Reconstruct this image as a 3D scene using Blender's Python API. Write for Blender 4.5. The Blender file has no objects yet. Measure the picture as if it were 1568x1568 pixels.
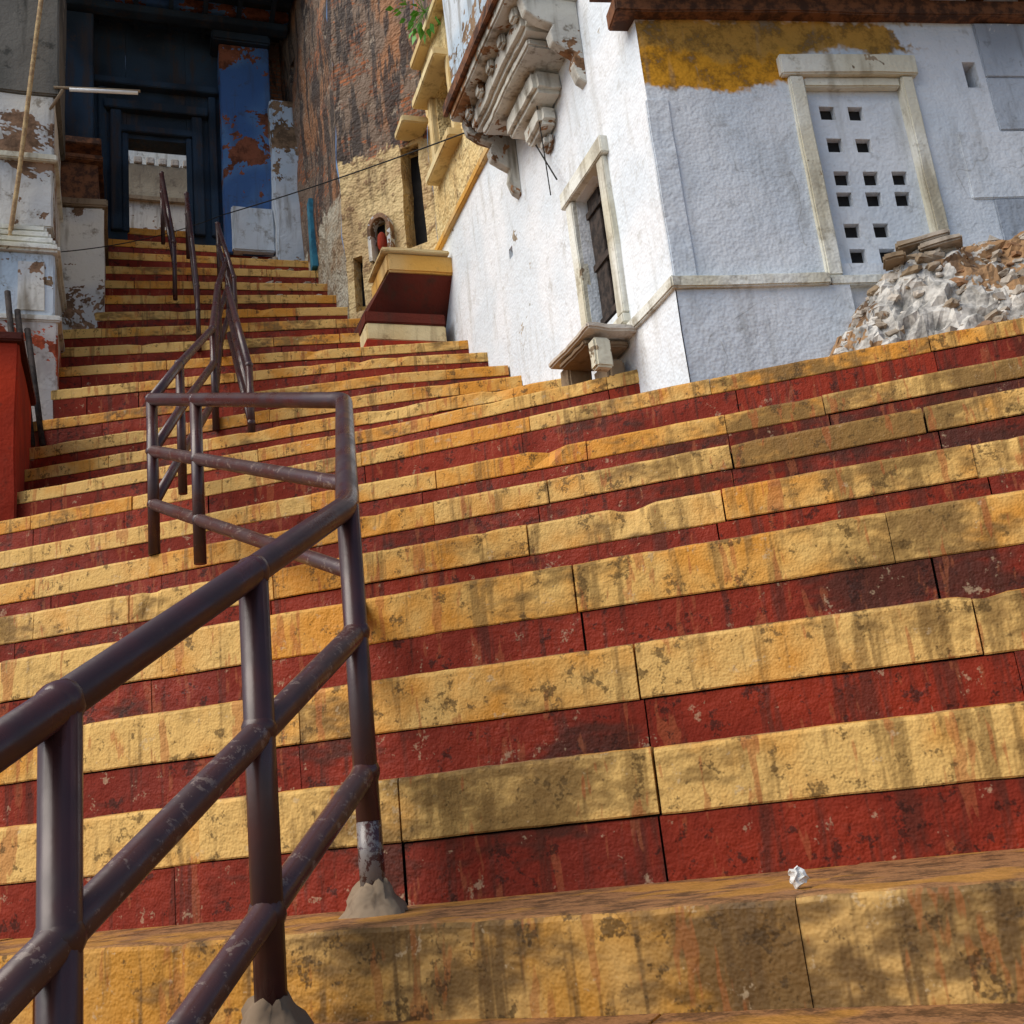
import bpy, bmesh, math, random
from mathutils import Vector, Matrix, noise
random.seed(7)
sc=bpy.context.scene
H=.30
# ------------------------------------------------------------------ helpers
def link(o,parent=None):
    sc.collection.objects.link(o)
    if parent: o.parent=parent
    return o
def empty(name,loc=(0,0,0),rz=0):
    e=bpy.data.objects.new(name,None); e.location=loc; e.rotation_euler=(0,0,rz); e.empty_display_size=.2
    return link(e)
def mesh_obj(name,bm,mats,parent=None,smooth=False):
    me=bpy.data.meshes.new(name); bm.normal_update(); bm.to_mesh(me); bm.free()
    for m in (mats if isinstance(mats,(list,tuple)) else [mats]): me.materials.append(m)
    if smooth:
        for p in me.polygons: p.use_smooth=True
    return link(bpy.data.objects.new(name,me),parent)
def jit(c,amp=.006,fr=3.0):
    c=Vector(c); return c+noise.noise_vector(c*fr)*amp+noise.noise_vector(c*fr*5.3)*amp*.4
# ---- nodes
def new_mat(name):
    m=bpy.data.materials.new(name); m.use_nodes=True; nt=m.node_tree
    b=nt.nodes['Principled BSDF']; b.inputs['Roughness'].default_value=.9
    b.inputs['Specular IOR Level'].default_value=.25
    return m,nt,b
def put(nt,sock,v):
    if isinstance(v,bpy.types.NodeSocket): nt.links.new(v,sock)
    elif v is not None:
        if isinstance(v,(tuple,list)) and len(v)==3 and sock.type=='RGBA': v=(*v,1)
        sock.default_value=v
def coords(nt,scale=(1,1,1),rot=(0,0,0)):
    t=nt.nodes.new('ShaderNodeTexCoord')
    if scale==(1,1,1) and rot==(0,0,0): return t.outputs['Object']
    mp=nt.nodes.new('ShaderNodeMapping')
    mp.inputs['Scale'].default_value=scale; mp.inputs['Rotation'].default_value=rot
    nt.links.new(t.outputs['Object'],mp.inputs[0]); return mp.outputs[0]
def nz(nt,vec,scale,detail=3,rough=.6,dist=0):
    n=nt.nodes.new('ShaderNodeTexNoise'); put(nt,n.inputs['Vector'],vec)
    n.inputs['Scale'].default_value=scale; n.inputs['Detail'].default_value=detail
    n.inputs['Roughness'].default_value=rough; n.inputs['Distortion'].default_value=dist
    return n.outputs['Fac']
def mr(nt,v,a,b,c=0,d=1):
    n=nt.nodes.new('ShaderNodeMapRange'); n.interpolation_type='SMOOTHSTEP'
    put(nt,n.inputs[0],v); put(nt,n.inputs[1],a); put(nt,n.inputs[2],b); n.inputs[3].default_value=c; n.inputs[4].default_value=d
    return n.outputs[0]
def ma(nt,op,a,b=None):
    n=nt.nodes.new('ShaderNodeMath'); n.operation=op; put(nt,n.inputs[0],a)
    if b is not None: put(nt,n.inputs[1],b)
    return n.outputs[0]
def mix(nt,f,a,b,bl='MIX'):
    n=nt.nodes.new('ShaderNodeMix'); n.data_type='RGBA'; n.blend_type=bl
    put(nt,n.inputs[0],f); put(nt,n.inputs[6],a); put(nt,n.inputs[7],b); return n.outputs[2]
def bump(nt,b,h,st=.4,d=.01):
    n=nt.nodes.new('ShaderNodeBump'); n.inputs['Strength'].default_value=st; n.inputs['Distance'].default_value=d
    put(nt,n.inputs['Height'],h); nt.links.new(n.outputs[0],b.inputs['Normal'])
def sepz(nt):
    t=nt.nodes.new('ShaderNodeTexCoord'); s=nt.nodes.new('ShaderNodeSeparateXYZ'); nt.links.new(t.outputs['Object'],s.inputs[0]); return s.outputs
def plaster(name,a,b,stain=(.25,.22,.19),peel=None,pa=.62,streak=.5,zones=(),bst=.6,cracks=False):
    m,nt,bs=new_mat(name); V=coords(nt); g=nz(nt,V,6,4,.78)
    st=nz(nt,coords(nt,(5,5,.7)),1.6,3,.65)
    c=mix(nt,mr(nt,nz(nt,V,1.7,1),.38,.62),a,b)
    o=sepz(nt)
    if zones:
        nn=ma(nt,'SUBTRACT',nz(nt,V,3.2,4,.74),.5)
    for (lo,hi,xhi,col,amp,soft) in zones:
        n0=ma(nt,'MULTIPLY',nn,amp*2)
        zz=ma(nt,'ADD',o[2],n0)
        mk=ma(nt,'MULTIPLY',mr(nt,zz,lo-soft,lo+soft),mr(nt,zz,hi-soft,hi+soft,1,0))
        mk=ma(nt,'MULTIPLY',mk,mr(nt,ma(nt,'ADD',o[0],ma(nt,'MULTIPLY',n0,2.5)),xhi-.03,xhi+.05,1,0))
        c=mix(nt,mk,c,mix(nt,mr(nt,g,.42,.62),col,tuple(q*.45 for q in col)))
    c=mix(nt,mr(nt,st,.50,.72,0,streak),c,stain)
    c=mix(nt,mr(nt,g,.55,.70,0,.8*streak+.1),c,stain)
    if peel:
        p=mr(nt,nz(nt,V,1.7,5,.76,.3),pa,pa+.012)
        c=mix(nt,p,c,mix(nt,mr(nt,g,.38,.62),peel,tuple(q*.4 for q in peel)))
    if cracks:
        w=nt.nodes.new('ShaderNodeTexVoronoi'); w.feature='DISTANCE_TO_EDGE'; w.inputs['Scale'].default_value=1.1
        nn=nt.nodes.new('ShaderNodeTexNoise'); nn.inputs['Scale'].default_value=3; nn.inputs['Detail'].default_value=2; nt.links.new(V,nn.inputs[0])
        nt.links.new(mix(nt,.4,V,nn.outputs['Color']),w.inputs['Vector'])
        ck=ma(nt,'MULTIPLY',mr(nt,w.outputs[0],.0,.005,1,0),mr(nt,st,.5,.58))
        c=mix(nt,ma(nt,'MULTIPLY',ck,.5),c,stain)
    put(nt,bs.inputs['Base Color'],c); bump(nt,bs,nz(nt,V,8,3,.85),bst,.016); return m
def stepmat(name,a,b,grime,top,drip,dripamt,gr=.5,stk=.62):
    m,nt,bs=new_mat(name); V=coords(nt); o=sepz(nt)
    at=nt.nodes.new('ShaderNodeAttribute'); at.attribute_name='blk'
    sp=nt.nodes.new('ShaderNodeSeparateColor'); nt.links.new(at.outputs['Color'],sp.inputs[0])
    r1,r2=sp.outputs[0],sp.outputs[1]
    n1=nz(nt,V,2.3,3,.72); n2=nz(nt,V,13,4,.82)
    c=mix(nt,mr(nt,ma(nt,'ADD',ma(nt,'MULTIPLY',r1,.20),n1),.44,.70),a,b)
    # the darker tone spreads wider towards the right-hand side of the flight
    side=mr(nt,o[0],-2.4,.6,-.035,.045)
    gp=ma(nt,'ADD',ma(nt,'ADD',nz(nt,coords(nt,(1,1,2.0)),1.0,5,.82),side),ma(nt,'MULTIPLY',ma(nt,'SUBTRACT',r2,.5),.10))
    c=mix(nt,mr(nt,gp,gr,gr+.12,0,.88),c,grime)
    st=nz(nt,coords(nt,(10,10,.9)),1.7,3,.70)
    c=mix(nt,mr(nt,ma(nt,'ADD',st,side),.51,.64,0,stk),c,grime)
    s2=nz(nt,coords(nt,(13,13,2.4),(0,0,.4)),1.1,3,.76)
    c=mix(nt,mr(nt,s2,.58,.62,0,dripamt),c,drip)
    c=mix(nt,mr(nt,n2,.56,.64,0,.75),c,tuple(q*.45 for q in grime))
    c=mix(nt,mr(nt,n2,.385,.32,0,.45),c,(.52,.40,.25))
    gm=nt.nodes.new('ShaderNodeNewGeometry'); sn=nt.nodes.new('ShaderNodeSeparateXYZ'); nt.links.new(gm.outputs['True Normal'],sn.inputs[0])
    tc=mix(nt,mr(nt,n2,.42,.62),top,tuple(q*.35 for q in top))
    tc=mix(nt,mr(nt,n1,.48,.56,0,.55),tc,a)
    c=mix(nt,mr(nt,sn.outputs[2],.80,.97),c,tc)
    put(nt,bs.inputs['Base Color'],c)
    put(nt,bs.inputs['Roughness'],mr(nt,n1,.3,.7,.55,.9))
    bump(nt,bs,nz(nt,V,20,3,.84),.6,.014); return m
def brownwall(name,zb,low_a,low_b,amp=.5):
    m,nt,bs=new_mat(name); V=coords(nt); o=sepz(nt); n6=nz(nt,V,6,4,.82); n2=nz(nt,V,2.0,5,.76,.4)
    lo=mix(nt,mr(nt,n2,.38,.62),low_a,low_b)
    st0=nz(nt,coords(nt,(6,6,.8)),1.6,2,.65)
    lo=mix(nt,mr(nt,st0,.52,.75,0,.7),lo,(.14,.095,.055))
    lo=mix(nt,mr(nt,n6,.57,.64,0,.7),lo,(.20,.11,.06))
    cb=nt.nodes.new('ShaderNodeCombineXYZ'); put(nt,cb.inputs[0],ma(nt,'SUBTRACT',o[1],o[0])); put(nt,cb.inputs[1],o[2])
    br=nt.nodes.new('ShaderNodeTexBrick'); nt.links.new(cb.outputs[0],br.inputs[0])
    br.inputs['Scale'].default_value=1; br.inputs['Brick Width'].default_value=.16; br.inputs['Row Height'].default_value=.05; br.inputs['Mortar Size'].default_value=.007
    br.inputs['Color1'].default_value=(.36,.13,.055,1); br.inputs['Color2'].default_value=(.19,.085,.05,1); br.inputs['Mortar'].default_value=(.15,.115,.09,1)
    up=mix(nt,mr(nt,n2,.51,.55),(.19,.135,.10),br.outputs[0])
    up=mix(nt,mr(nt,nz(nt,V,1.3,1,.6),.52,.60,0,.7),up,(.34,.16,.075))
    up=mix(nt,mr(nt,nz(nt,coords(nt,(3.2,3.2,.45)),1.5,4,.78),.49,.56,0,.88),up,(.05,.042,.04))
    up=mix(nt,mr(nt,n6,.42,.33,0,.65),up,(.38,.31,.24))
    zz=ma(nt,'ADD',o[2],ma(nt,'MULTIPLY',ma(nt,'SUBTRACT',n2,.5),amp*3))
    mk=mr(nt,zz,zb-.04,zb+.04)
    put(nt,bs.inputs['Base Color'],mix(nt,mk,lo,up))
    bump(nt,bs,nz(nt,V,6,3,.85),1.0,.07); return m
def simple(name,a,b,sc_=8,rough=.8,bst=.3):
    m,nt,bs=new_mat(name); n=nz(nt,coords(nt),sc_,3,.75)
    put(nt,bs.inputs['Base Color'],mix(nt,mr(nt,n,.38,.62),a,b)); bs.inputs['Roughness'].default_value=rough
    return m
def railmat(name,a,b,worn,wt,amt=.7):
    m,nt,bs=new_mat(name); V=coords(nt); n7=nz(nt,V,7,2,.65)
    c=mix(nt,mr(nt,n7,.38,.62),a,b)
    w=mr(nt,nz(nt,V,30,4,.8,.3),wt,wt+.06)
    c=mix(nt,ma(nt,'MULTIPLY',w,amt),c,worn)
    put(nt,bs.inputs['Base Color'],c)
    put(nt,bs.inputs['Roughness'],mr(nt,n7,.3,.7,.24,.45)); bs.inputs['Specular IOR Level'].default_value=.5
    bump(nt,bs,nz(nt,V,24,2,.7),.25,.003); return m
# ------------------------------------------------------------------ materials
mY=stepmat('ochre_painted_stone',(.64,.27,.030),(.70,.44,.14),(.20,.112,.032),(.30,.15,.06),(.38,.09,.025),.5,.51,.66)
mY0=stepmat('grimy_ochre_stone',(.50,.23,.03),(.56,.34,.11),(.11,.06,.02),(.30,.14,.055),(.32,.10,.025),.5,.445,.86)
mR=stepmat('red_painted_stone',(.27,.025,.006),(.185,.019,.008),(.065,.018,.010),(.19,.09,.045),(.38,.12,.045),.34,.53,.66)
mCore=simple('dark_core',(.03,.022,.018),(.02,.015,.012))
mWhite=plaster('whitewashed_plaster',(.78,.81,.85),(.70,.76,.82),(.38,.36,.31),peel=(.46,.38,.28),pa=.66,streak=.38,bst=.9)
mWhiteR=plaster('whitewashed_front',(.68,.72,.77),(.58,.64,.71),(.27,.27,.26),peel=(.38,.34,.28),pa=.68,streak=.40,cracks=True,
   zones=[(3.80,4.22,.92,(.62,.29,.02),.16,.02),(4.02,4.24,1.55,(.46,.25,.05),.2,.03)],bst=.9)
mStoneR=plaster('blue_grey_stone',(.42,.47,.54),(.30,.34,.40),(.14,.14,.14),peel=(.52,.54,.56),pa=.60,streak=.6,bst=.9)
mTrim=plaster('limewashed_trim',(.76,.77,.72),(.62,.59,.47),(.24,.20,.13),peel=(.34,.26,.17),pa=.62,streak=.6,bst=.8)
mGrey=plaster('grey_carved_stone',(.58,.57,.51),(.42,.41,.38),(.13,.11,.08),peel=(.30,.16,.08),pa=.55,streak=.85,bst=.9)
mYel=brownwall('yellow_plaster_over_brick',7.05,(.74,.60,.32),(.66,.48,.22),.35)
mBr2=brownwall('brick_wall_diagonal',6.2,(.68,.52,.27),(.50,.35,.18),.4)
mBr3=brownwall('brick_wall_lane',5.95,(.50,.47,.38),(.34,.25,.16),.45)
mDark=simple('dark_interior',(.012,.011,.012),(.02,.018,.017))
mWood=simple('old_dark_wood',(.20,.085,.04),(.06,.03,.02),12)
mDoor=simple('weathered_door',(.06,.045,.038),(.02,.016,.015),14)
mNavy=plaster('navy_paint',(.028,.050,.08),(.017,.027,.04),(.06,.04,.03),streak=.7)
mBlue=plaster('blue_limewash',(.05,.12,.30),(.10,.21,.40),(.06,.07,.10),peel=(.24,.08,.04),pa=.52,streak=.6)
mBlueW=plaster('pale_blue_plaster',(.58,.64,.70),(.42,.52,.62),(.18,.16,.13),peel=(.26,.17,.10),pa=.55,streak=.7)
mPeel=plaster('peeling_plaster',(.70,.68,.62),(.52,.54,.56),(.20,.16,.11),peel=(.30,.18,.11),pa=.54,streak=.8)
mPink=plaster('pink_peeling_plaster',(.68,.64,.60),(.54,.48,.44),(.2,.14,.1),peel=(.60,.12,.05),pa=.50,streak=.6)
mConc=plaster('grimy_concrete',(.17,.16,.14),(.09,.09,.08),(.04,.04,.035),peel=(.42,.39,.33),pa=.60,streak=.8)
mRedW=plaster('red_wall_paint',(.46,.04,.012),(.32,.03,.012),(.10,.035,.02),streak=.6)
mCream=plaster('cream_paint',(.74,.62,.36),(.62,.46,.22),(.22,.14,.07),streak=.6)
mOch=plaster('ochre_slab',(.68,.37,.08),(.62,.42,.18),(.28,.16,.06),streak=.7)
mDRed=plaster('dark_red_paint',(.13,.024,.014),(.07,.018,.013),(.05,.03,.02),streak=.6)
mTeal=simple('teal_paint',(.05,.24,.36),(.03,.14,.22))
mRail=railmat('maroon_enamel',(.062,.021,.019),(.040,.016,.017),(.14,.09,.075),.66)
mRail2=railmat('worn_maroon_enamel',(.080,.034,.030),(.055,.026,.025),(.22,.16,.13),.57)
mCable=simple('black_cable',(.012,.012,.012),(.02,.02,.02))
mBamb=simple('bamboo',(.50,.36,.18),(.30,.19,.10),20)
mCem=plaster('cement',(.32,.25,.17),(.20,.14,.09),(.09,.06,.04),streak=.7)
mDeb=plaster('rubble_stone',(.42,.37,.31),(.26,.19,.12),(.08,.06,.04),streak=.6)
mDeb2=plaster('rubble_brick',(.32,.17,.085),(.25,.16,.10),(.10,.06,.04),streak=.6)
mDeb3=plaster('rubble_plaster',(.68,.65,.60),(.50,.44,.37),(.16,.11,.07),streak=.6,bst=1)
mMas=plaster('rubble_core',(.34,.20,.10),(.19,.12,.07),(.06,.04,.03),peel=(.62,.59,.54),pa=.47,streak=.7,bst=1)
mGround=simple('river_bank_earth',(.22,.17,.12),(.15,.12,.09),.8)
mLeaf=simple('leaf',(.07,.26,.03),(.12,.36,.05),30,.5)
# ------------------------------------------------------------------ steps
lines={
 -3:[(-9,.55),(12,.55)],-2:[(-9,1.0),(12,1.0)],-1:[(-9,1.40),(12,1.40)],
 0:[(-9,2.14),(-1.2,2.05),(.07,1.93),(12,1.8)],
 1:[(-9,2.45),(-1.2,2.56),(.2,2.66),(12,3.1)],
 2:[(-9,2.6),(-1.4,2.90),(.3,3.05),(12,3.9)],
 3:[(-9,2.75),(-1.5,3.14),(.37,3.27),(12,4.2)],
 4:[(-9,3.1),(-1.76,3.68),(.47,3.82),(12,4.8)],
 5:[(-9,3.5),(-4.0,4.02),(-1.96,4.14),(.56,4.28),(12,5.2)],
 6:[(-9,3.9),(-4.37,4.40),(-2.17,4.60),(.67,4.80),(12,5.8)],
 7:[(-9,4.2),(-4.71,4.72),(-2.35,4.94),(-.76,5.01),(.75,5.16),(12,6.2)],
 8:[(-4.87,5.06),(-2.54,5.40),(-.99,5.44)],
 9:[(-5.21,5.42),(-2.73,5.85),(-1.70,6.02)],
 10:[(-5.49,5.73),(-2.91,6.27),(-2.25,6.48)],
 11:[(-5.67,5.94),(-3.06,6.66),(-2.48,6.92)],
 12:[(-5.56,6.15),(-3.21,7.02),(-2.71,7.28)],
 13:[(-5.73,6.36),(-2.98,7.62)],14:[(-5.93,6.58),(-3.37,7.86)],15:[(-6.10,6.82),(-3.9,7.98)],
 16:[(-6.0,7.21),(-4.2,8.25)],17:[(-6.18,7.42),(-4.44,8.51)],18:[(-6.36,7.64),(-4.69,8.76)],
 19:[(-6.53,7.86),(-4.90,8.97)],20:[(-6.70,8.06),(-5.16,9.21)],21:[(-6.87,8.27),(-5.39,9.46)],22:[(-7.03,8.47),(-5.65,9.6)]}
YH={1:.150,2:.152,3:.148,4:.112,5:.100,6:.094,7:.088}
def zt(n): return n*H if n>=0 else {-1:-.172,-2:-.45,-3:-.75}[n]
def resample(pl):
    pl=[Vector(p) for p in pl]; seg=[(pl[i+1]-pl[i]).length for i in range(len(pl)-1)]
    def at(d):
        for i,l in enumerate(seg):
            if d<=l or i==len(seg)-1: return pl[i].lerp(pl[i+1],d/l)
            d-=l
    return at,sum(seg)
def build_steps():
    bm=bmesh.new(); col=bm.loops.layers.float_color.new('blk')
    def block(at,a,b,prof,mi,rnd,off,fine):
        n=max(1,int((b-a)/(.028 if fine else .09))); rows=[]
        for i in range(n+1):
            d=a+(b-a)*i/n; p=at(d); q=at(d+.05); r=at(max(0,d-.05)); t=(q-r)
            t.normalize(); nr=Vector((-t.y,t.x))
            row=[]
            endf=min(1,min(i,n-i)/1.5)
            for k,(dd,z) in enumerate(prof):
                w=p+nr*(dd+off); c=Vector((w.x,w.y,z))
                c=jit(c,.004,2.0)
                if mi!=1 and 2<=k<=4:
                    e=noise.noise(Vector((w.x*13,w.y*13,z*3)))*.5+noise.noise(Vector((w.x*37,w.y*37,z)))*.6
                    ch=max(0,noise.noise(Vector((w.x*7,w.y*7,z*2)))-.38)+(1-endf)*.05*rnd[2]
                    c+=Vector((nr.x,nr.y,0))*(e*.003+ch*.06)+Vector((0,0,e*.003-ch*.04))
                row.append(bm.verts.new(c))
            rows.append(row)
        fs=[]
        for i in range(n):
            for j in range(len(prof)-1):
                fs.append(bm.faces.new((rows[i][j],rows[i+1][j],rows[i+1][j+1],rows[i][j+1])))
        fs.append(bm.faces.new(rows[0])); fs.append(bm.faces.new(rows[-1][::-1]))
        for f in fs:
            f.material_index=mi
            for l in f.loops: l[col]=(rnd[0],rnd[1],rnd[2],1)
    for n,pl in lines.items():
        if n>=8:
            a=Vector(pl[0]);b=Vector(pl[1]);a=a+(a-b).normalized()*.35
            c=Vector(pl[-1]);d=Vector(pl[-2]);c=c+(c-d).normalized()*.18
            pl=[tuple(a)]+pl[1:-1]+[tuple(c)]
        at,tot=resample(pl)
        Z=zt(n); back=3.2 if n==7 else (2.5 if n==22 else 1.0)
        bot=zt(n-1) if n>-3 else -1.2
        fine=n<5
        splits=[0.0]
        while splits[-1]<tot: splits.append(splits[-1]+random.uniform(.40,1.05))
        splits[-1]=tot
        for course in (0,1):
            if n<=0: 
                if course==1: continue
                za,zb=bot-.02,Z
            else:
                if course==0: zm=Z-YH.get(n,.086)+random.uniform(-.006,.006)
                za,zb=(zm,Z) if course==0 else (bot-.03,zm-.0015)
            sp=[s+(random.uniform(-.07,.07) if 0<i<len(splits)-1 else 0) for i,s in enumerate(splits)]
            for i in range(len(sp)-1):
                rnd=(random.random(),random.random(),random.random())
                off=random.uniform(0,.004)+(.004 if course else 0)
                g=random.choice([.0004,.0008,.0015,.0025,.0045])
                if course==0: prof=[(.003,za),(0,za+.004),(0,zb-.012),(.003,zb-.003),(.010,zb),(back*.3,zb-.001),(back,zb)]
                else: prof=[(0,za),(0,zb-.004),(.004,zb)]
                dz=random.uniform(-.002,.002)
                block(at,sp[i]+g,sp[i+1]-g,[(q,w+dz) for q,w in prof],(3 if n<=0 else course),rnd,off,fine)
        m=14; r0=[]
        for i in range(m+1):
            d=tot*i/m; p=at(d); t=(at(min(tot,d+.05))-at(max(0,d-.05))).normalized(); nr=Vector((-t.y,t.x))
            f_=p+nr*.035; k_=p+nr*(back-.02)
            r0.append([bm.verts.new((f_.x,f_.y,bot-.05)),bm.verts.new((f_.x,f_.y,Z-.03)),bm.verts.new((k_.x,k_.y,Z-.03))])
        for i in range(m):
            for j in range(2):
                f=bm.faces.new((r0[i][j],r0[i+1][j],r0[i+1][j+1],r0[i][j+1])); f.material_index=2
    return mesh_obj('stone_staircase',bm,[mY,mR,mCore,mY0])
build_steps()
# ------------------------------------------------------------------ geometry helpers for buildings
def add_box(bm,lo,hi,mi=0,div=.25,amp=.004):
    n=[max(1,min(24,int(round((hi[i]-lo[i])/div)))) for i in range(3)]
    def face(ax,val,flip):
        u,v=[i for i in range(3) if i!=ax]; g=[]
        for i in range(n[u]+1):
            row=[]
            for j in range(n[v]+1):
                c=[0,0,0]; c[ax]=val; c[u]=lo[u]+(hi[u]-lo[u])*i/n[u]; c[v]=lo[v]+(hi[v]-lo[v])*j/n[v]
                row.append(bm.verts.new(jit(c,amp)))
            g.append(row)
        for i in range(n[u]):
            for j in range(n[v]):
                q=[g[i][j],g[i+1][j],g[i+1][j+1],g[i][j+1]]
                f=bm.faces.new(q[::-1] if flip else q); f.material_index=mi
    face(0,lo[0],True);face(0,hi[0],False);face(1,lo[1],False);face(1,hi[1],True);face(2,lo[2],True);face(2,hi[2],False)
def box(name,parent,lo,hi,mat,bev=.0,amp=.004,div=.25):
    bm=bmesh.new(); add_box(bm,lo,hi,0,div,amp)
    bmesh.ops.remove_doubles(bm,verts=bm.verts,dist=.0005)
    bmesh.ops.recalc_face_normals(bm,faces=bm.faces)
    if bev: 
        es=[e for e in bm.edges if len(e.link_faces)==2 and e.calc_face_angle()>.9]
        bmesh.ops.bevel(bm,geom=es,offset=bev,segments=2,affect='EDGES')
    return mesh_obj(name,bm,mat,parent)
def wall(name,parent,p0,p1,z0,z1,mat,holes=(),inward=(1,0),depth=.12,backmat=None,cell=.2,amp=.007):
    p0=Vector(p0);p1=Vector(p1);L=(p1-p0).length;d=(p1-p0)/L;inw=Vector(inward).normalized()
    xs={0,L};zs={z0,z1}
    for h in holes: xs|={h[0],h[1]}; zs|={h[2],h[3]}
    def fill(s):
        s=sorted(s);o=[]
        for a,b in zip(s,s[1:]):
            k=max(1,int((b-a)/cell)); o+=[a+(b-a)*i/k for i in range(k)]
        return o+[s[-1]]
    xs=fill(xs);zs=fill(zs); bm=bmesh.new(); V={}
    def vert(i,j,dp=0):
        k=(i,j,dp)
        if k not in V:
            p=p0+d*xs[i]; c=jit((p.x,p.y,zs[j]),amp,2.0); p2=inw*dp
            V[k]=bm.verts.new((c.x+p2.x,c.y+p2.y,c.z))
        return V[k]
    def hole(i,j):
        x=(xs[i]+xs[i+1])/2;z=(zs[j]+zs[j+1])/2
        for h in holes:
            if h[0]<x<h[1] and h[2]<z<h[3]: return h
    for i in range(len(xs)-1):
        for j in range(len(zs)-1):
            h=hole(i,j)
            if not h: bm.faces.new((vert(i,j),vert(i+1,j),vert(i+1,j+1),vert(i,j+1))); continue
            dp=h[4] if len(h)>4 else depth
            f=bm.faces.new((vert(i,j,dp),vert(i+1,j,dp),vert(i+1,j+1,dp),vert(i,j+1,dp))); f.material_index=1
            for (a,b,ni,nj) in (((i,j),(i+1,j),i,j-1),((i+1,j),(i+1,j+1),i+1,j),((i+1,j+1),(i,j+1),i,j+1),((i,j+1),(i,j),i-1,j)):
                if 0<=ni<len(xs)-1 and 0<=nj<len(zs)-1 and hole(ni,nj): continue
                bm.faces.new((vert(*a),vert(*b),vert(*b,dp),vert(*a,dp)))
    return mesh_obj(name,bm,[mat,backmat or mDark],parent)
A39=math.radians(39); C0=(-.76,5.09,0)
# ------------------------------------------------------------------ white house
wh=empty('white_house',C0,A39)          # local x = away from lane, local y = up the lane
wall('lane_wall',wh,(0,0),(0,4.2),1.9,5.0,mWhite,holes=[(.62,1.02,2.83,3.74,.14),(2.15,2.22,4.0,4.08,.1)],inward=(1,0),backmat=mDoor)
wall('upper_lane_wall',wh,(0,0),(0,1.95),5.0,9,mBlueW,inward=(1,0))
wall('plinth_lane',wh,(-.035,-.035),(-.035,.75),1.9,2.6,mWhite,inward=(1,0))
for nm,lo,hi in (('door_jamb_near',(-.035,.53,2.76),(.03,.62,3.74)),('door_jamb_far',(-.033,1.02,2.76),(.03,1.11,3.74)),
                 ('door_lintel',(-.05,.50,3.742),(.03,1.14,3.85)),('door_sill',(-.045,.53,2.70),(.03,1.11,2.757))):
    box(nm,wh,lo,hi,mTrim,.006)
box('door_leaf',wh,(.075,.64,2.84),(.10,.80,3.73),mDoor,.004)
box('door_leaf_open',wh,(.06,.83,2.84),(.085,1.0,3.73),mDoor,.004)
for k in range(3): box('door_rail_%d'%k,wh,(.045,.64,2.9+k*.35),(.075,1.0,2.94+k*.35),mDoor)
box('lane_ledge',wh,(-.06,-.06,2.60),(.02,.80,2.665),mTrim,.008)
box('upper_trim',wh,(-.035,1.9,4.965),(.02,3.95,5.03),mOch,.008)
for i in range(9):
    s=1.2+i*.29; box('wall_foot_stone_%d'%i,wh,(-.05,s,2.3+.46*(s-1)/1.0*.62),(.02,s+.28,2.62+.46*(s-1)*.62),mTrim,.01,.012,.1)
fr=bpy.data.objects.new('front',None); link(fr,wh); fr.rotation_euler=(0,0,math.radians(-10))
hs=[]
for r,(z,cols) in enumerate([(3.66,2),(3.46,2),(3.26,3),(3.135,3),(2.95,2),(2.80,3)]):
    for c in range(cols): x=1.016+.166*c-.88+(r%3-1)*.004; hs.append((x-.042,x+.046,z-.042,z+.042,.04))
wall('front_wall',fr,(0,0),(4.5,0),1.9,4.40,mWhiteR,holes=[(.88,1.46,2.74,3.84,.5),(1.86,1.94,3.80,3.97,.15)],inward=(0,1))
wall('lattice_panel',fr,(.88,.035),(1.46,.035),2.74,3.84,mWhiteR,holes=hs,inward=(0,1),cell=.08,amp=.006)
for nm,lo,hi in (('win_left',(.80,-.03,2.66),(.885,.05,3.86)),('win_right',(1.455,-.03,2.66),(1.53,.05,3.86)),
                 ('win_top',(.76,-.045,3.862),(1.56,.05,3.985)),('win_inner_top',(.887,-.012,3.80),(1.453,.04,3.858)),('win_sill',(.80,-.04,2.60),(1.53,.05,2.655))):
    box(nm,fr,lo,hi,mTrim,.008,.006,.12)
box('front_ledge',fr,(-.02,-.06,2.60),(.797,.02,2.665),mTrim,.008,.006,.12)
wall('plinth_front',fr,(-.02,-.034),(.9,-.034),1.9,2.6,mWhiteR,inward=(0,1))
box('corner_pilaster',fr,(-.012,-.012,2.66),(.115,.02,3.72),mWhiteR,.006,.006,.12)
for r,(z0,z1) in enumerate(((2.3,2.70),(2.704,3.10),(3.104,3.52),(3.524,3.86),(3.864,4.22))):
    x=1.72+.12*(r%2)
    while x<4.3:
        x2=x+random.uniform(.55,.8)
        xx=x if (r<3 or x>1.97) else 1.98
        box('ashlar_%d_%d'%(r,int(x*10)),fr,(xx,-.016+.006*random.random(),z0),(x2-.005,.03,z1),mStoneR if x>1.8 or r>2 else mWhiteR,.006,.004,.15)
        x=x2
box('eave_beam',fr,(-.12,-.07,4.225),(4.6,.1,4.33),mWood,.008,.008,.12)
for i in range(14): box('eave_rafter_%d'%i,fr,(.0+i*.33,-.30,4.335),(.07+i*.33,.1,4.41),mWood,.005)
box('eave_boards',fr,(-.2,-.38,4.415),(4.6,.1,4.45),mWood,.0)
box('upper_wall_front',fr,(0,.02,4.46),(4.5,.2,8),mWhiteR)
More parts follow.
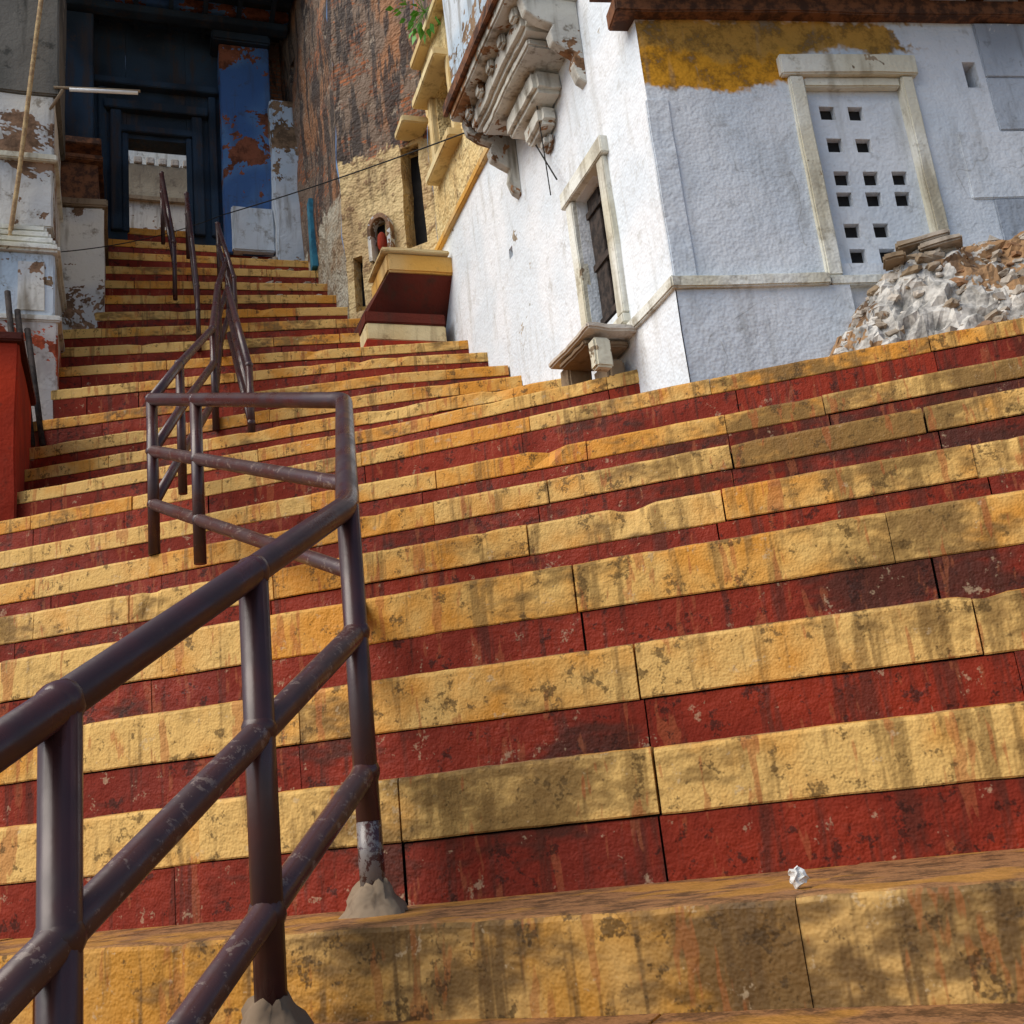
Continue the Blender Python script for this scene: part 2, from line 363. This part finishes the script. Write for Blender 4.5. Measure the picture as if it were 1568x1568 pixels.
# ------------------------------------------------------------------ balcony (jharokha) on lane wall
bal=empty('carved_stone_balcony',C0,A39)
cy=1.27
tiers=[(4.26,4.36,.07,.06),(4.36,4.50,.15,.12),(4.50,4.66,.28,.19),(4.66,4.72,.46,.28),(4.72,4.88,.54,.33)]
for i,(a,b,w,dp) in enumerate(tiers):
    box('corbel_tier_%d'%i,bal,(-dp,cy-w,a+.001),(.02,cy+w,b-.001),mGrey,.03 if i!=3 else .012,.014,.06)
box('floor_slab',bal,(-.44,cy-.66,4.88),(.02,cy+.66,4.97),mGrey,.012,.008,.12)
box('front_board',bal,(-.475,cy-.70,4.94),(-.443,cy+.70,5.03),mWood,.006)
box('parapet',bal,(-.42,cy-.62,5.03),(.02,cy+.62,6.4),mBlueW,.01)
def scroll_bracket(name,y0,y1):
    bm=bmesh.new()
    prof=[(0,4.30),(-.05,4.33),(-.08,4.42),(-.06,4.50),(-.12,4.53),(-.19,4.57),(-.20,4.64),(-.17,4.69),(-.26,4.71),(-.34,4.76),(-.36,4.85),(-.36,4.878),(.0,4.878)]
    va=[bm.verts.new((x,y0,z)) for x,z in prof]; vb=[bm.verts.new((x,y1,z)) for x,z in prof]
    bm.faces.new(va); bm.faces.new(vb[::-1])
    for i in range(len(prof)): j=(i+1)%len(prof); bm.faces.new((va[i],vb[i],vb[j],va[j]))
    bmesh.ops.recalc_face_normals(bm,faces=bm.faces)
    bmesh.ops.bevel(bm,geom=list(bm.edges),offset=.006,segments=1,affect='EDGES')
    mesh_obj(name,bm,mGrey,bal)
for i,y in enumerate((cy-.63,cy+.58)): scroll_bracket('scroll_bracket_%d'%i,y,y+.075)
for i in range(5):
    y=cy-.48+i*.24; box('dentil_%d'%i,bal,(-.375,y-.045,4.80),(-.33,y+.045,4.879),mGrey,.014,.006,.05)
# ------------------------------------------------------------------ yellow / brick building along the lane
yb=empty('old_brick_building',C0,A39)
wall('yellow_upper_wall',yb,(.0,1.95),(.0,3.9),5.0,10,mYel,holes=[(1.12,1.6,5.62,6.3,.16)],inward=(1,0),amp=.02)
wall('diagonal_wall',yb,(.0,3.9),(-.68,4.6),3.8,11,mBr2,holes=[(.10,.30,5.14,6.15,.18),(.52,.66,5.08,5.52,.08),(.80,.90,4.7,5.24,.12)],inward=(.7,.7),amp=.03)
wall('lane_brick_wall',yb,(-.68,4.6),(-.86,6.9),4.2,12,mBr3,holes=[(.95,1.12,5.72,6.5,.06),(1.5,1.64,8.3,8.6,.12)],inward=(1,0),amp=.045)
box('window_hood_a',yb,(-.16,3.0,6.32),(.02,3.75,6.40),mCream,.01); box('window_sill_a',yb,(-.12,2.95,5.52),(.02,3.7,5.60),mCream,.01)
box('window_jamb_a',yb,(-.05,3.56,5.6),(.02,3.66,6.32),mCream,.008);box('window_jamb_b',yb,(-.05,2.98,5.6),(.02,3.06,6.32),mCream,.008)
box('storey_ledge',yb,(-.10,1.95,6.85),(.03,3.9,6.93),mCream,.012)
box('side_hood',yb,(-.26,3.76,6.2),(-.02,4.06,6.27),mCream,.01)
box('teal_door',yb,(-.80,5.58,5.72),(-.74,5.72,6.5),mTeal,.005)
bm=bmesh.new()
c0=Vector((-.40,4.27,0)); dv=Vector((-.70,.72,0)).normalized(); out=Vector((-.72,-.70,0))
ring=[]
for r in (.085,.12):
    rr=[]
    for k in range(13):
        a=math.pi*k/12; p=c0+dv*math.cos(a)*r; rr.append((p.x,p.y,5.40+math.sin(a)*r*1.2))
    ring.append([(c0.x+dv.x*r,c0.y+dv.y*r,5.1)]+rr+[(c0.x-dv.x*r,c0.y-dv.y*r,5.1)])
vs=[[bm.verts.new(Vector(p)+out*o_) for p in rr] for rr,o_ in ((ring[0],.05),(ring[1],.05),(ring[1],-.02),(ring[0],-.05))]
for a_,b_ in ((0,1),(1,2),(3,0)):
    for k in range(14): bm.faces.new((vs[a_][k],vs[a_][k+1],vs[b_][k+1],vs[b_][k]))
bmesh.ops.recalc_face_normals(bm,faces=bm.faces); mesh_obj('niche_arch',bm,mPeel,yb)
bm=bmesh.new(); bmesh.ops.create_uvsphere(bm,u_segments=12,v_segments=8,radius=.045)
for v in bm.verts: v.co=Vector((v.co.x,v.co.y,v.co.z*1.9+(.03 if v.co.z>0 else 0)))+c0+Vector((0,0,5.26))
mesh_obj('niche_idol',bm,mRedW,yb,True)
# canopy + stepped red/yellow base
cn=empty('painted_shrine_platform',C0,A39)
box('canopy_slab',cn,(-.56,3.55,4.60),(.02,4.15,4.76),mOch,.015,.008,.1)
box('canopy_lip',cn,(-.60,3.52,4.765),(-.02,4.1,4.80),mCream,.008,.008,.1)
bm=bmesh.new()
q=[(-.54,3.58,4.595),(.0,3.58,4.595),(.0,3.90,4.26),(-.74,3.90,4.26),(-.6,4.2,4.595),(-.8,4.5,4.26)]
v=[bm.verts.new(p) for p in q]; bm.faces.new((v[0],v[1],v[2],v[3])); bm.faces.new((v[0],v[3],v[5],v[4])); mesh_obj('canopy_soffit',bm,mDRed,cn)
box('base_red_low',cn,(-.76,3.62,3.6),(-.08,4.6,4.01),mRedW,.01)
box('base_cream',cn,(-.75,3.635,4.011),(-.08,4.6,4.16),mCream,.01)
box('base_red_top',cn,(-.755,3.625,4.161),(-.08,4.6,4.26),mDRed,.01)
# ------------------------------------------------------------------ gateway at the top (local, s=6.5; v centre -2.17)
gt=empty('blue_gateway',C0,A39)
def gx(v): return v-2.17
S=6.52
box('portal_left',gt,(gx(-1.15),S,6.2),(gx(-.38),S+.25,9.1),mNavy); box('portal_right',gt,(gx(.25),S,6.2),(gx(.62),S+.25,9.1),mNavy)
box('portal_head',gt,(gx(-.378),S+.01,7.65),(gx(.248),S+.24,9.1),mNavy)
for nm,a,b,z0,z1,pr in (('frame_l',-.54,-.43,6.5,7.95,.06),('frame_r',.30,.41,6.5,7.95,.06),('frame_t',-.6,.47,7.953,8.06,.09),('frame_t2',-.44,.31,7.70,7.78,.05),
     ('inner_l',-.425,-.36,6.5,7.69,.03),('inner_r',.235,.295,6.5,7.69,.03),('cornice',-.7,.58,8.25,8.33,.10),('frame_ll',-.66,-.58,6.5,8.24,.04),('pil_r',.48,.56,6.5,8.24,.05)):
    box(nm,gt,(gx(a),S-pr,z0),(gx(b),S+.02,z1),mNavy,.008)
box('blue_wall',gt,(gx(.60),S-.25,6.2),(gx(1.14),S+.2,8.80),mBlue,.01,.012)
box('blue_capital',gt,(gx(.52),S-.32,8.802),(gx(1.16),S+.2,8.93),mNavy,.02)
box('blue_wall_foot',gt,(gx(.66),S-.32,6.2),(gx(1.10),S-.2,6.72),mBlueW,.015,.01)
box('white_buttress',gt,(gx(1.10),S-.42,6.0),(gx(1.45),S+.1,8.02),mBlueW,.02,.02)
box('rear_brick_wall',gt,(gx(1.0),S+.12,6.0),(gx(1.9),S+.4,11.5),mBr3,.0,.02)
box('left_blue_wall',gt,(gx(-1.6),S-.35,6.2),(gx(-.70),S-.05,8.9),mNavy,.01)
box('shop_ledge',gt,(gx(-1.1),S-.75,7.02),(gx(-.62),S-.35,7.10),mWood,.01)
box('roof_boards',gt,(-4.2,5.2,9.20),(-.75,S+.3,9.26),mNavy)
for i in range(5): box('roof_beam_%d'%i,gt,(-4.2,5.3+i*.27,9.08),(-.8,5.37+i*.27,9.198),mBlue if i%2 else mNavy,.006)
for i in range(9): box('roof_joist_%d'%i,gt,(-3.9+i*.36,5.2,9.03),(-3.85+i*.36,S,9.077),mNavy,.004)
box('roof_front_beam',gt,(-3.6,S-.42,8.94),(-.82,S-.28,9.028),mNavy,.008)
rw=empty('courtyard_wall',C0,A39)
wall('plaster_part',rw,(-4.2,8.6),(-.2,8.6),6.0,8.15,mPeel,inward=(0,1))
box('wall_string_course',rw,(-4.2,8.55,8.15),(-.2,8.7,8.22),mCem,.01)
box('brick_part',rw,(-4.2,8.6,8.22),(-.2,8.8,8.70),plaster('court_tan',(.44,.38,.28),(.30,.25,.18),(.12,.09,.07),streak=.6),.01)
for i in range(26): box('crenel_%d'%i,rw,(-4.1+i*.15,8.58,8.703),(-4.1+i*.15+.10,8.7,8.80),mDeb3,.01)
box('court_high_wall',rw,(-4.2,9.2,6),(-.2,9.4,9.6),mPeel)
# ------------------------------------------------------------------ left building
lb=empty('peeling_plaster_building',C0,A39)
box('red_side_wall',lb,(-5.4,2.52,1.6),(-3.23,3.6,3.36),mRedW,.012,.01)
box('red_wall_cap',lb,(-5.4,2.49,3.362),(-3.2,3.6,3.42),mDRed,.01)
box('pier_lower',lb,(-5.2,3.86,2.6),(-3.08,4.9,4.18),mPink,.012,.012)
box('pier_mid',lb,(-5.2,3.88,4.182),(-3.10,4.9,4.74),mBlueW,.012,.01)
box('pier_moulding_a',lb,(-5.2,3.84,4.15),(-3.05,4.9,4.205),mPeel,.012,.006)
for i in range(4):
    k=i*.035; box('pier_taper_%d'%i,lb,(-5.2,3.83+k,4.742+i*.07),(-3.06-k,4.9,4.81+i*.07),mTrim,.02,.006)
box('pier_niche_panel',lb,(-3.36,3.87,4.25),(-3.17,3.885,4.66),mPeel,.004)
box('pier_upper',lb,(-5.2,3.97,5.02),(-3.12,4.9,6.22),mPeel,.012,.012)
box('pier_band',lb,(-5.2,3.93,5.60),(-3.09,4.9,5.66),mTrim,.01,.006)
box('pier_top',lb,(-5.2,3.95,6.222),(-3.08,4.9,7.9),mConc,.012,.012)
box('inner_wall',lb,(-4.6,4.96,4.3),(-2.76,6.3,5.82),mPeel,.015,.012)
box('inner_wall_ledge',lb,(-4.6,4.93,5.822),(-2.73,6.3,5.90),mCem,.012,.01)
box('inner_wood',lb,(-4.6,5.0,5.90),(-2.80,6.2,6.30),mWood,.01,.01)
box('inner_wood_cap',lb,(-4.6,4.94,6.302),(-2.76,6.2,6.36),mWood,.012,.01)
box('inner_high_wall',lb,(-4.6,6.0,6.36),(-3.25,6.4,9.0),mNavy)
# ------------------------------------------------------------------ handrail
hr=empty('pipe_handrail')
def tube(bm,pts,r,seg=16,caps=True):
    pts=[Vector(p) for p in pts]; rings=[]
    up=Vector((.13,.07,1)).normalized(); prev=None
    for i,p in enumerate(pts):
        t=(pts[min(i+1,len(pts)-1)]-pts[max(i-1,0)]).normalized()
        if prev is None: x=t.cross(up if abs(t.dot(up))<.95 else Vector((1,0,0))).normalized()
        else: x=(prev-t*prev.dot(t)).normalized()
        prev=x; y=t.cross(x)
        rings.append([bm.verts.new(p+(x*math.cos(a)+y*math.sin(a))*r) for a in [2*math.pi*k/seg for k in range(seg)]])
    for a,b in zip(rings,rings[1:]):
        for k in range(seg): bm.faces.new((a[k],a[(k+1)%seg],b[(k+1)%seg],b[k]))
    if caps: bm.faces.new(rings[0][::-1]); bm.faces.new(rings[-1])
def rounded(pts,rad=.06,n=6):
    pts=[Vector(p) for p in pts]; o=[pts[0]]
    for i in range(1,len(pts)-1):
        a=(pts[i-1]-pts[i]);b=(pts[i+1]-pts[i]); ra=min(rad,a.length*.4,b.length*.4)
        s=pts[i]+a.normalized()*ra; e=pts[i]+b.normalized()*ra
        for k in range(n+1):
            t=k/n; o.append(s*(1-t)**2+pts[i]*2*t*(1-t)+e*t*t)
    return o+[pts[-1]]
def weld(bm,p,r):
    g=bmesh.ops.create_uvsphere(bm,u_segments=14,v_segments=9,radius=r,matrix=Matrix.Translation(Vector(p)))
    for v in g['verts']: v.co+=noise.noise_vector(v.co*40)*.004
PR=.0305
A=[Vector((-1.16,1.29,z)) for z in (.396,.075,-.25)]
Cc=[Vector((-1.25,2.38,z)) for z in (.963,.642,.311)]
D=[Vector((-1.74,3.34,z)) for z in (1.68,1.36,1.04)]
E=[Vector((-3.14,4.08,z)) for z in (2.26,2.00,1.74)]
for k,nm in enumerate(('top_rail','middle_rail','lower_rail')):
    bm=bmesh.new(); lowp=A[k]+(A[k]-Cc[k])*1.55
    tube(bm,rounded([lowp,Cc[k],D[k],E[k]],.05),PR-(.0 if k==0 else .002)); 
    mesh_obj(nm,bm,mRail if k==0 else mRail2,hr,True)
def post(nm,xy,z0,z1,r=PR,welds=(),foot=False,mat=None):
    bm=bmesh.new(); tube(bm,[(xy[0],xy[1],z0),(xy[0],xy[1],z1)],r)
    for z in welds: weld(bm,(xy[0],xy[1],z),r*1.17)
    mesh_obj(nm,bm,mat or mRail,hr,True)
    if foot:
        bm=bmesh.new(); rings=[]
        for (rr,z) in ((2.7,-.01),(2.4,.012),(1.9,.033),(1.45,.055),(1.15,.068),(.9,.072)):
            rings.append([bm.verts.new(Vector((xy[0]+math.cos(a)*rr*r,xy[1]+math.sin(a)*rr*r,z0+z))+noise.noise_vector(Vector((math.cos(a)*2.2,math.sin(a)*2.2,z*30+xy[1])))*.018) for a in [2*math.pi*k/20 for k in range(20)]])
        for p_,q_ in zip(rings,rings[1:]):
            for k in range(20): bm.faces.new((p_[k],p_[(k+1)%20],q_[(k+1)%20],q_[k]))
        mesh_obj(nm+'_cement_foot',bm,mCem,hr,True)
post('post_a',A[0].xy,-.85,.396,welds=(.396,.075,-.25))
post('post_b',(-1.21,1.88),-.165,.70,welds=(.70,.386,.05),foot=True)
post('post_c',Cc[0].xy,0.0,.963,r=.029,welds=(.642,.311),foot=True)
post('post_c_base_sleeve',(Cc[0].x,Cc[0].y),.05,.20,r=.0296,mat=railmat('chipped_paint',(.060,.022,.022),(.045,.018,.019),(.22,.20,.19),.48,.8))
post('post_d',D[0].xy,.9,1.68,r=.027); 
M_=[D[i].lerp(E[i],.72) for i in range(3)]
post('post_m',M_[0].xy,1.35,M_[0].z,r=.027,welds=[q.z for q in M_]); post('post_e',E[0].xy,1.5,2.26,r=.027,welds=[q.z for q in E])
def run(nm,pts,base,sp=.27,nr=2,r=.024):
    for k in range(nr):
        bm=bmesh.new(); tube(bm,rounded([(x,y,z-k*sp) for x,y,z in pts],.04),r,12); mesh_obj(nm+'_rail_%d'%k,bm,mRail,hr,True)
    for i,((x,y,z),b) in enumerate(zip(pts,base)):
        if b is not None: post(nm+'_post_%d'%i,(x,y),b,z,r=r,welds=[z-k*sp for k in range(nr)])
run('upper',[(-3.14,4.08,2.26),(-3.43,4.70,2.74),(-4.10,6.0,3.65),(-4.70,6.97,4.58),(-4.94,7.48,5.12)],[None,2.0,2.9,3.85,4.4],.26,3)
run('second',[(-3.67,5.76,3.18),(-4.58,6.93,4.50)],[2.65,None],.2,3)
run('top_left',[(-5.5,7.5,5.47),(-6.05,8.08,6.68)],[4.9,5.9],.22,2,.02)
run('top_mid',[(-4.96,7.06,4.69),(-5.70,7.99,6.29)],[4.1,5.6],.22,2,.02)
run('top_right',[(-4.72,7.24,4.78),(-5.27,7.85,5.76)],[4.2,5.1],.22,2,.02)
# ------------------------------------------------------------------ rubble
rb=empty('rubble_pile')
def edge7(x): return 4.94+.085*(x+2.35)
def fac(x): return 5.09+.554*(x+.76)
def hgt(x): 
    t=max(0,min(1,(x+.15)/.62)); return .59*(t*t*(3-2*t))**.6+.03
bm=bmesh.new(); g=[]
nx,ny=140,46
def surf(x,u):
    y0=edge7(x)+.10; y1=max(fac(x)+.05,y0+.12); y=y0+(y1-y0)*u
    z=2.10+hgt(x)*(1-(1-min(1,u*1.35))**2.8)+noise.noise(Vector((x*4,y*4,1)))*.06*(u>.05)
    return Vector((x,y,z))
for i in range(nx+1):
    row=[]
    for j in range(ny+1):
        c=surf(-.16+i*3.2/nx,j/ny)
        cell=noise.cell(c*16); c2=c+noise.noise_vector(c*10)*.04+Vector((0,-.5,.6))*(cell*.02)+noise.noise_vector(c*36)*.014
        row.append(bm.verts.new(c2))
    g.append(row)
for i in range(nx):
    for j in range(ny): bm.faces.new((g[i][j],g[i+1][j],g[i+1][j+1],g[i][j+1]))
mesh_obj('mound',bm,mMas,rb)
for mi,(mt,nm,cnt) in enumerate(((mDeb,'grey_stones',460),(mDeb2,'brick_bits',190),(mDeb3,'plaster_lumps',440))):
    bm=bmesh.new()
    for k in range(cnt):
        x=-.12+random.random()**.9*2.2; u=random.random(); p=surf(x,u)+Vector((0,.008,-.008))
        cl=noise.noise(Vector((x*3.5,p.y*3.5,p.z*3.5)))
        if mi==1 and (x<.1 or cl<-.05): continue
        if mi==2 and x>.30 and cl>.05: continue
        if mi==0 and x<.1 and random.random()<.6: continue
        r=random.choice([.009,.012,.015,.02,.026])*random.uniform(.8,1.25)*(1.6 if random.random()<.06 else 1)
        R_=Matrix.Translation(p)@Matrix.Rotation(random.uniform(-.45,.45),4,'X')@Matrix.Rotation(random.uniform(-.3,.3),4,'Y')@Matrix.Rotation(random.uniform(-1.2,1.2),4,'Z')@Matrix.Diagonal((random.uniform(1.1,1.9),1,random.uniform(.45,.9),1))
        gg=bmesh.ops.create_icosphere(bm,subdivisions=2,radius=r*1.25,matrix=R_) if k%6 else bmesh.ops.create_cube(bm,size=r*2,matrix=R_)
        for v in gg['verts']: v.co+=noise.noise_vector(v.co*45+Vector((k,0,0)))*r*.7
    mesh_obj(nm,bm,mt,rb)
for i,(x,y,z,w) in enumerate(((.42,5.50,2.71,.13),(.27,5.42,2.62,.06),(.5,5.5,2.67,.10))):
    box('flat_stone_%d'%i,rb,(x-w,y-.07,z),(x+w,y+.07,z+.035),mDeb,.01,.02,.06)
ss=empty('loose_stone_slabs',C0,A39)
box('leg_near',ss,(-.30,.42,2.38),(-.2,.50,2.55),mTrim,.012,.012,.06); box('leg_far',ss,(-.26,.86,2.38),(-.12,.98,2.59),mDeb,.012,.015,.06)
box('slab',ss,(-.34,.40,2.585),(-.02,.95,2.62),mDeb3,.01,.02,.06); box('slab_under',ss,(-.32,.5,2.54),(-.04,.85,2.575),mCem,.01,.015,.06)
box('chunk',ss,(-.17,.55,2.38),(-.05,.75,2.50),mDeb,.02,.02,.06)
bm=bmesh.new()
for k in range(26):
    n=random.choice([17,18,19,20]); a=Vector(lines[n][1]); b=Vector(lines[n][0]); p=a.lerp(b,random.uniform(.03,.30)); r=random.uniform(.015,.04)
    gg=bmesh.ops.create_icosphere(bm,subdivisions=1,radius=r,matrix=Matrix.Translation((p.x-.02,p.y+.07,n*H+r*.5))@Matrix.Diagonal((1.5,1,.7,1)))
    for v in gg['verts']: v.co+=noise.noise_vector(v.co*40)*r*.5
mesh_obj('fallen_stones',bm,mDeb)
# ------------------------------------------------------------------ poles, lamp, cables, plant, litter
def lane(v,s,z): 
    c,s_=math.cos(A39),math.sin(A39); return Vector((C0[0]+c*v-s_*s,C0[1]+s_*v+c*s,z))
pole=bmesh.new(); tube(pole,[(-6.0,5.9,3.5),(-5.93,5.95,4.4),(-5.83,6.0,5.4),(-5.72,6.05,6.7),(-5.6,6.1,8)],.018,10); mesh_obj('bamboo_pole',pole,mBamb,None,True)
tl=empty('tube_light')
bm=bmesh.new(); tube(bm,[lane(-3.0,3.92,6.27),lane(-2.47,3.95,6.33)],.016,10); mesh_obj('tube',bm,simple('white_glass',(.8,.82,.82),(.7,.72,.74),5,.2),tl,True)
bm=bmesh.new(); tube(bm,[lane(-3.12,3.94,6.29),lane(-2.45,3.97,6.365)],.012,8); tube(bm,[lane(-3.15,3.98,6.1),lane(-3.05,3.93,6.27)],.012,8); mesh_obj('fitting',bm,mCem,tl,True)
def cable(nm,a,b,sag,r=.006):
    bm=bmesh.new(); pts=[]
    for i in range(25):
        t=i/24; p=a.lerp(b,t); p.z-=sag*4*t*(1-t); pts.append(p)
    tube(bm,pts,r,6); mesh_obj(nm,bm,mCable,None,True)
cable('electric_cable',lane(-1.6,6.2,6.6),lane(-.05,2.1,5.05),.03)
cable('electric_cable.001',lane(-3.6,3.8,4.65),lane(-1.6,6.2,6.6),.12,.005)
cable('electric_cable.002',lane(-.07,1.75,5.0),lane(-.06,1.12,3.95),.0,.005)
cable('electric_cable.003',lane(-.12,1.15,4.6),lane(-.07,1.22,3.9),.0,.004)
dp=empty('leaning_timber_props',C0,A39)
for i in range(3):
    bm=bmesh.new(); tube(bm,[(-3.30+.07*i,3.70,3.1),(-3.42+.07*i,3.78,4.35-.15*i)],.022,8); mesh_obj('prop_%d'%i,bm,mDoor,dp,True)
bm=bmesh.new(); base=lane(-.12,3.25,6.95)
for k in range(46):
    d=Vector((random.uniform(-.8,.6),random.uniform(-1,.6),random.uniform(-.9,.2))).normalized()
    p=base+d*random.uniform(.05,.30); n_=d.cross(Vector((random.random(),random.random(),1))).normalized(); L_=random.uniform(.06,.10); w_=L_*.34
    q=[p,p+d*L_*.4+n_*w_,p+d*L_,p+d*L_*.4-n_*w_]; q[2].z-=.02
    bm.faces.new([bm.verts.new(c) for c in q])
    if k%3==0: tube(bm,[base,p],.003,5)
mesh_obj('wall_plant',bm,mLeaf)
bm=bmesh.new(); bmesh.ops.create_icosphere(bm,subdivisions=3,radius=.014,matrix=Matrix.Translation((-.27,2.13,.016)))
for v in bm.verts: v.co+=noise.noise_vector(v.co*90)*.014
mesh_obj('crumpled_paper',bm,simple('paper',(.75,.75,.73),(.6,.6,.58),20))
bm=bmesh.new(); bmesh.ops.create_grid(bm,x_segments=4,y_segments=4,size=400); 
o=mesh_obj('ground',bm,mGround); o.location=(0,0,-1.25)
# ------------------------------------------------------------------ camera
p,a,r=math.radians(15.5),math.radians(19),math.radians(6.2)
F=Vector((-math.cos(p)*math.sin(a),math.cos(p)*math.cos(a),math.sin(p)))
R0=Vector((math.cos(a),math.sin(a),0)); U0=R0.cross(F)
Rr=math.cos(r)*R0-math.sin(r)*U0; Uu=math.sin(r)*R0+math.cos(r)*U0
cam=bpy.data.cameras.new('camera'); cam.lens=1700/1568*36; cam.sensor_width=36; cam.clip_start=.02; cam.clip_end=2000
co=bpy.data.objects.new('camera',cam); link(co)
co.matrix_world=Matrix(((Rr.x,Uu.x,-F.x,0),(Rr.y,Uu.y,-F.y,0),(Rr.z,Uu.z,-F.z,.165),(0,0,0,1)))
sc.camera=co
# ------------------------------------------------------------------ light
w=bpy.data.worlds.new('World'); sc.world=w; w.use_nodes=True; nt=w.node_tree
sk=nt.nodes.new('ShaderNodeTexSky'); sk.sky_type='NISHITA'; sk.sun_disc=False
sd=Vector((-.50,-.48,.72)).normalized()
sk.sun_elevation=math.asin(sd.z); sk.sun_rotation=math.atan2(sd.x,sd.y)
nt.links.new(sk.outputs[0],nt.nodes['Background'].inputs[0]); nt.nodes['Background'].inputs[1].default_value=.14
sl=bpy.data.lights.new('sun','SUN'); sl.energy=3.6; sl.angle=math.radians(50); sl.color=(1,.93,.82)
so=bpy.data.objects.new('sun',sl); link(so); so.rotation_euler=sd.to_track_quat('Z','Y').to_euler()
sc.view_settings.view_transform='Standard'; sc.view_settings.look='None'; sc.view_settings.exposure=0
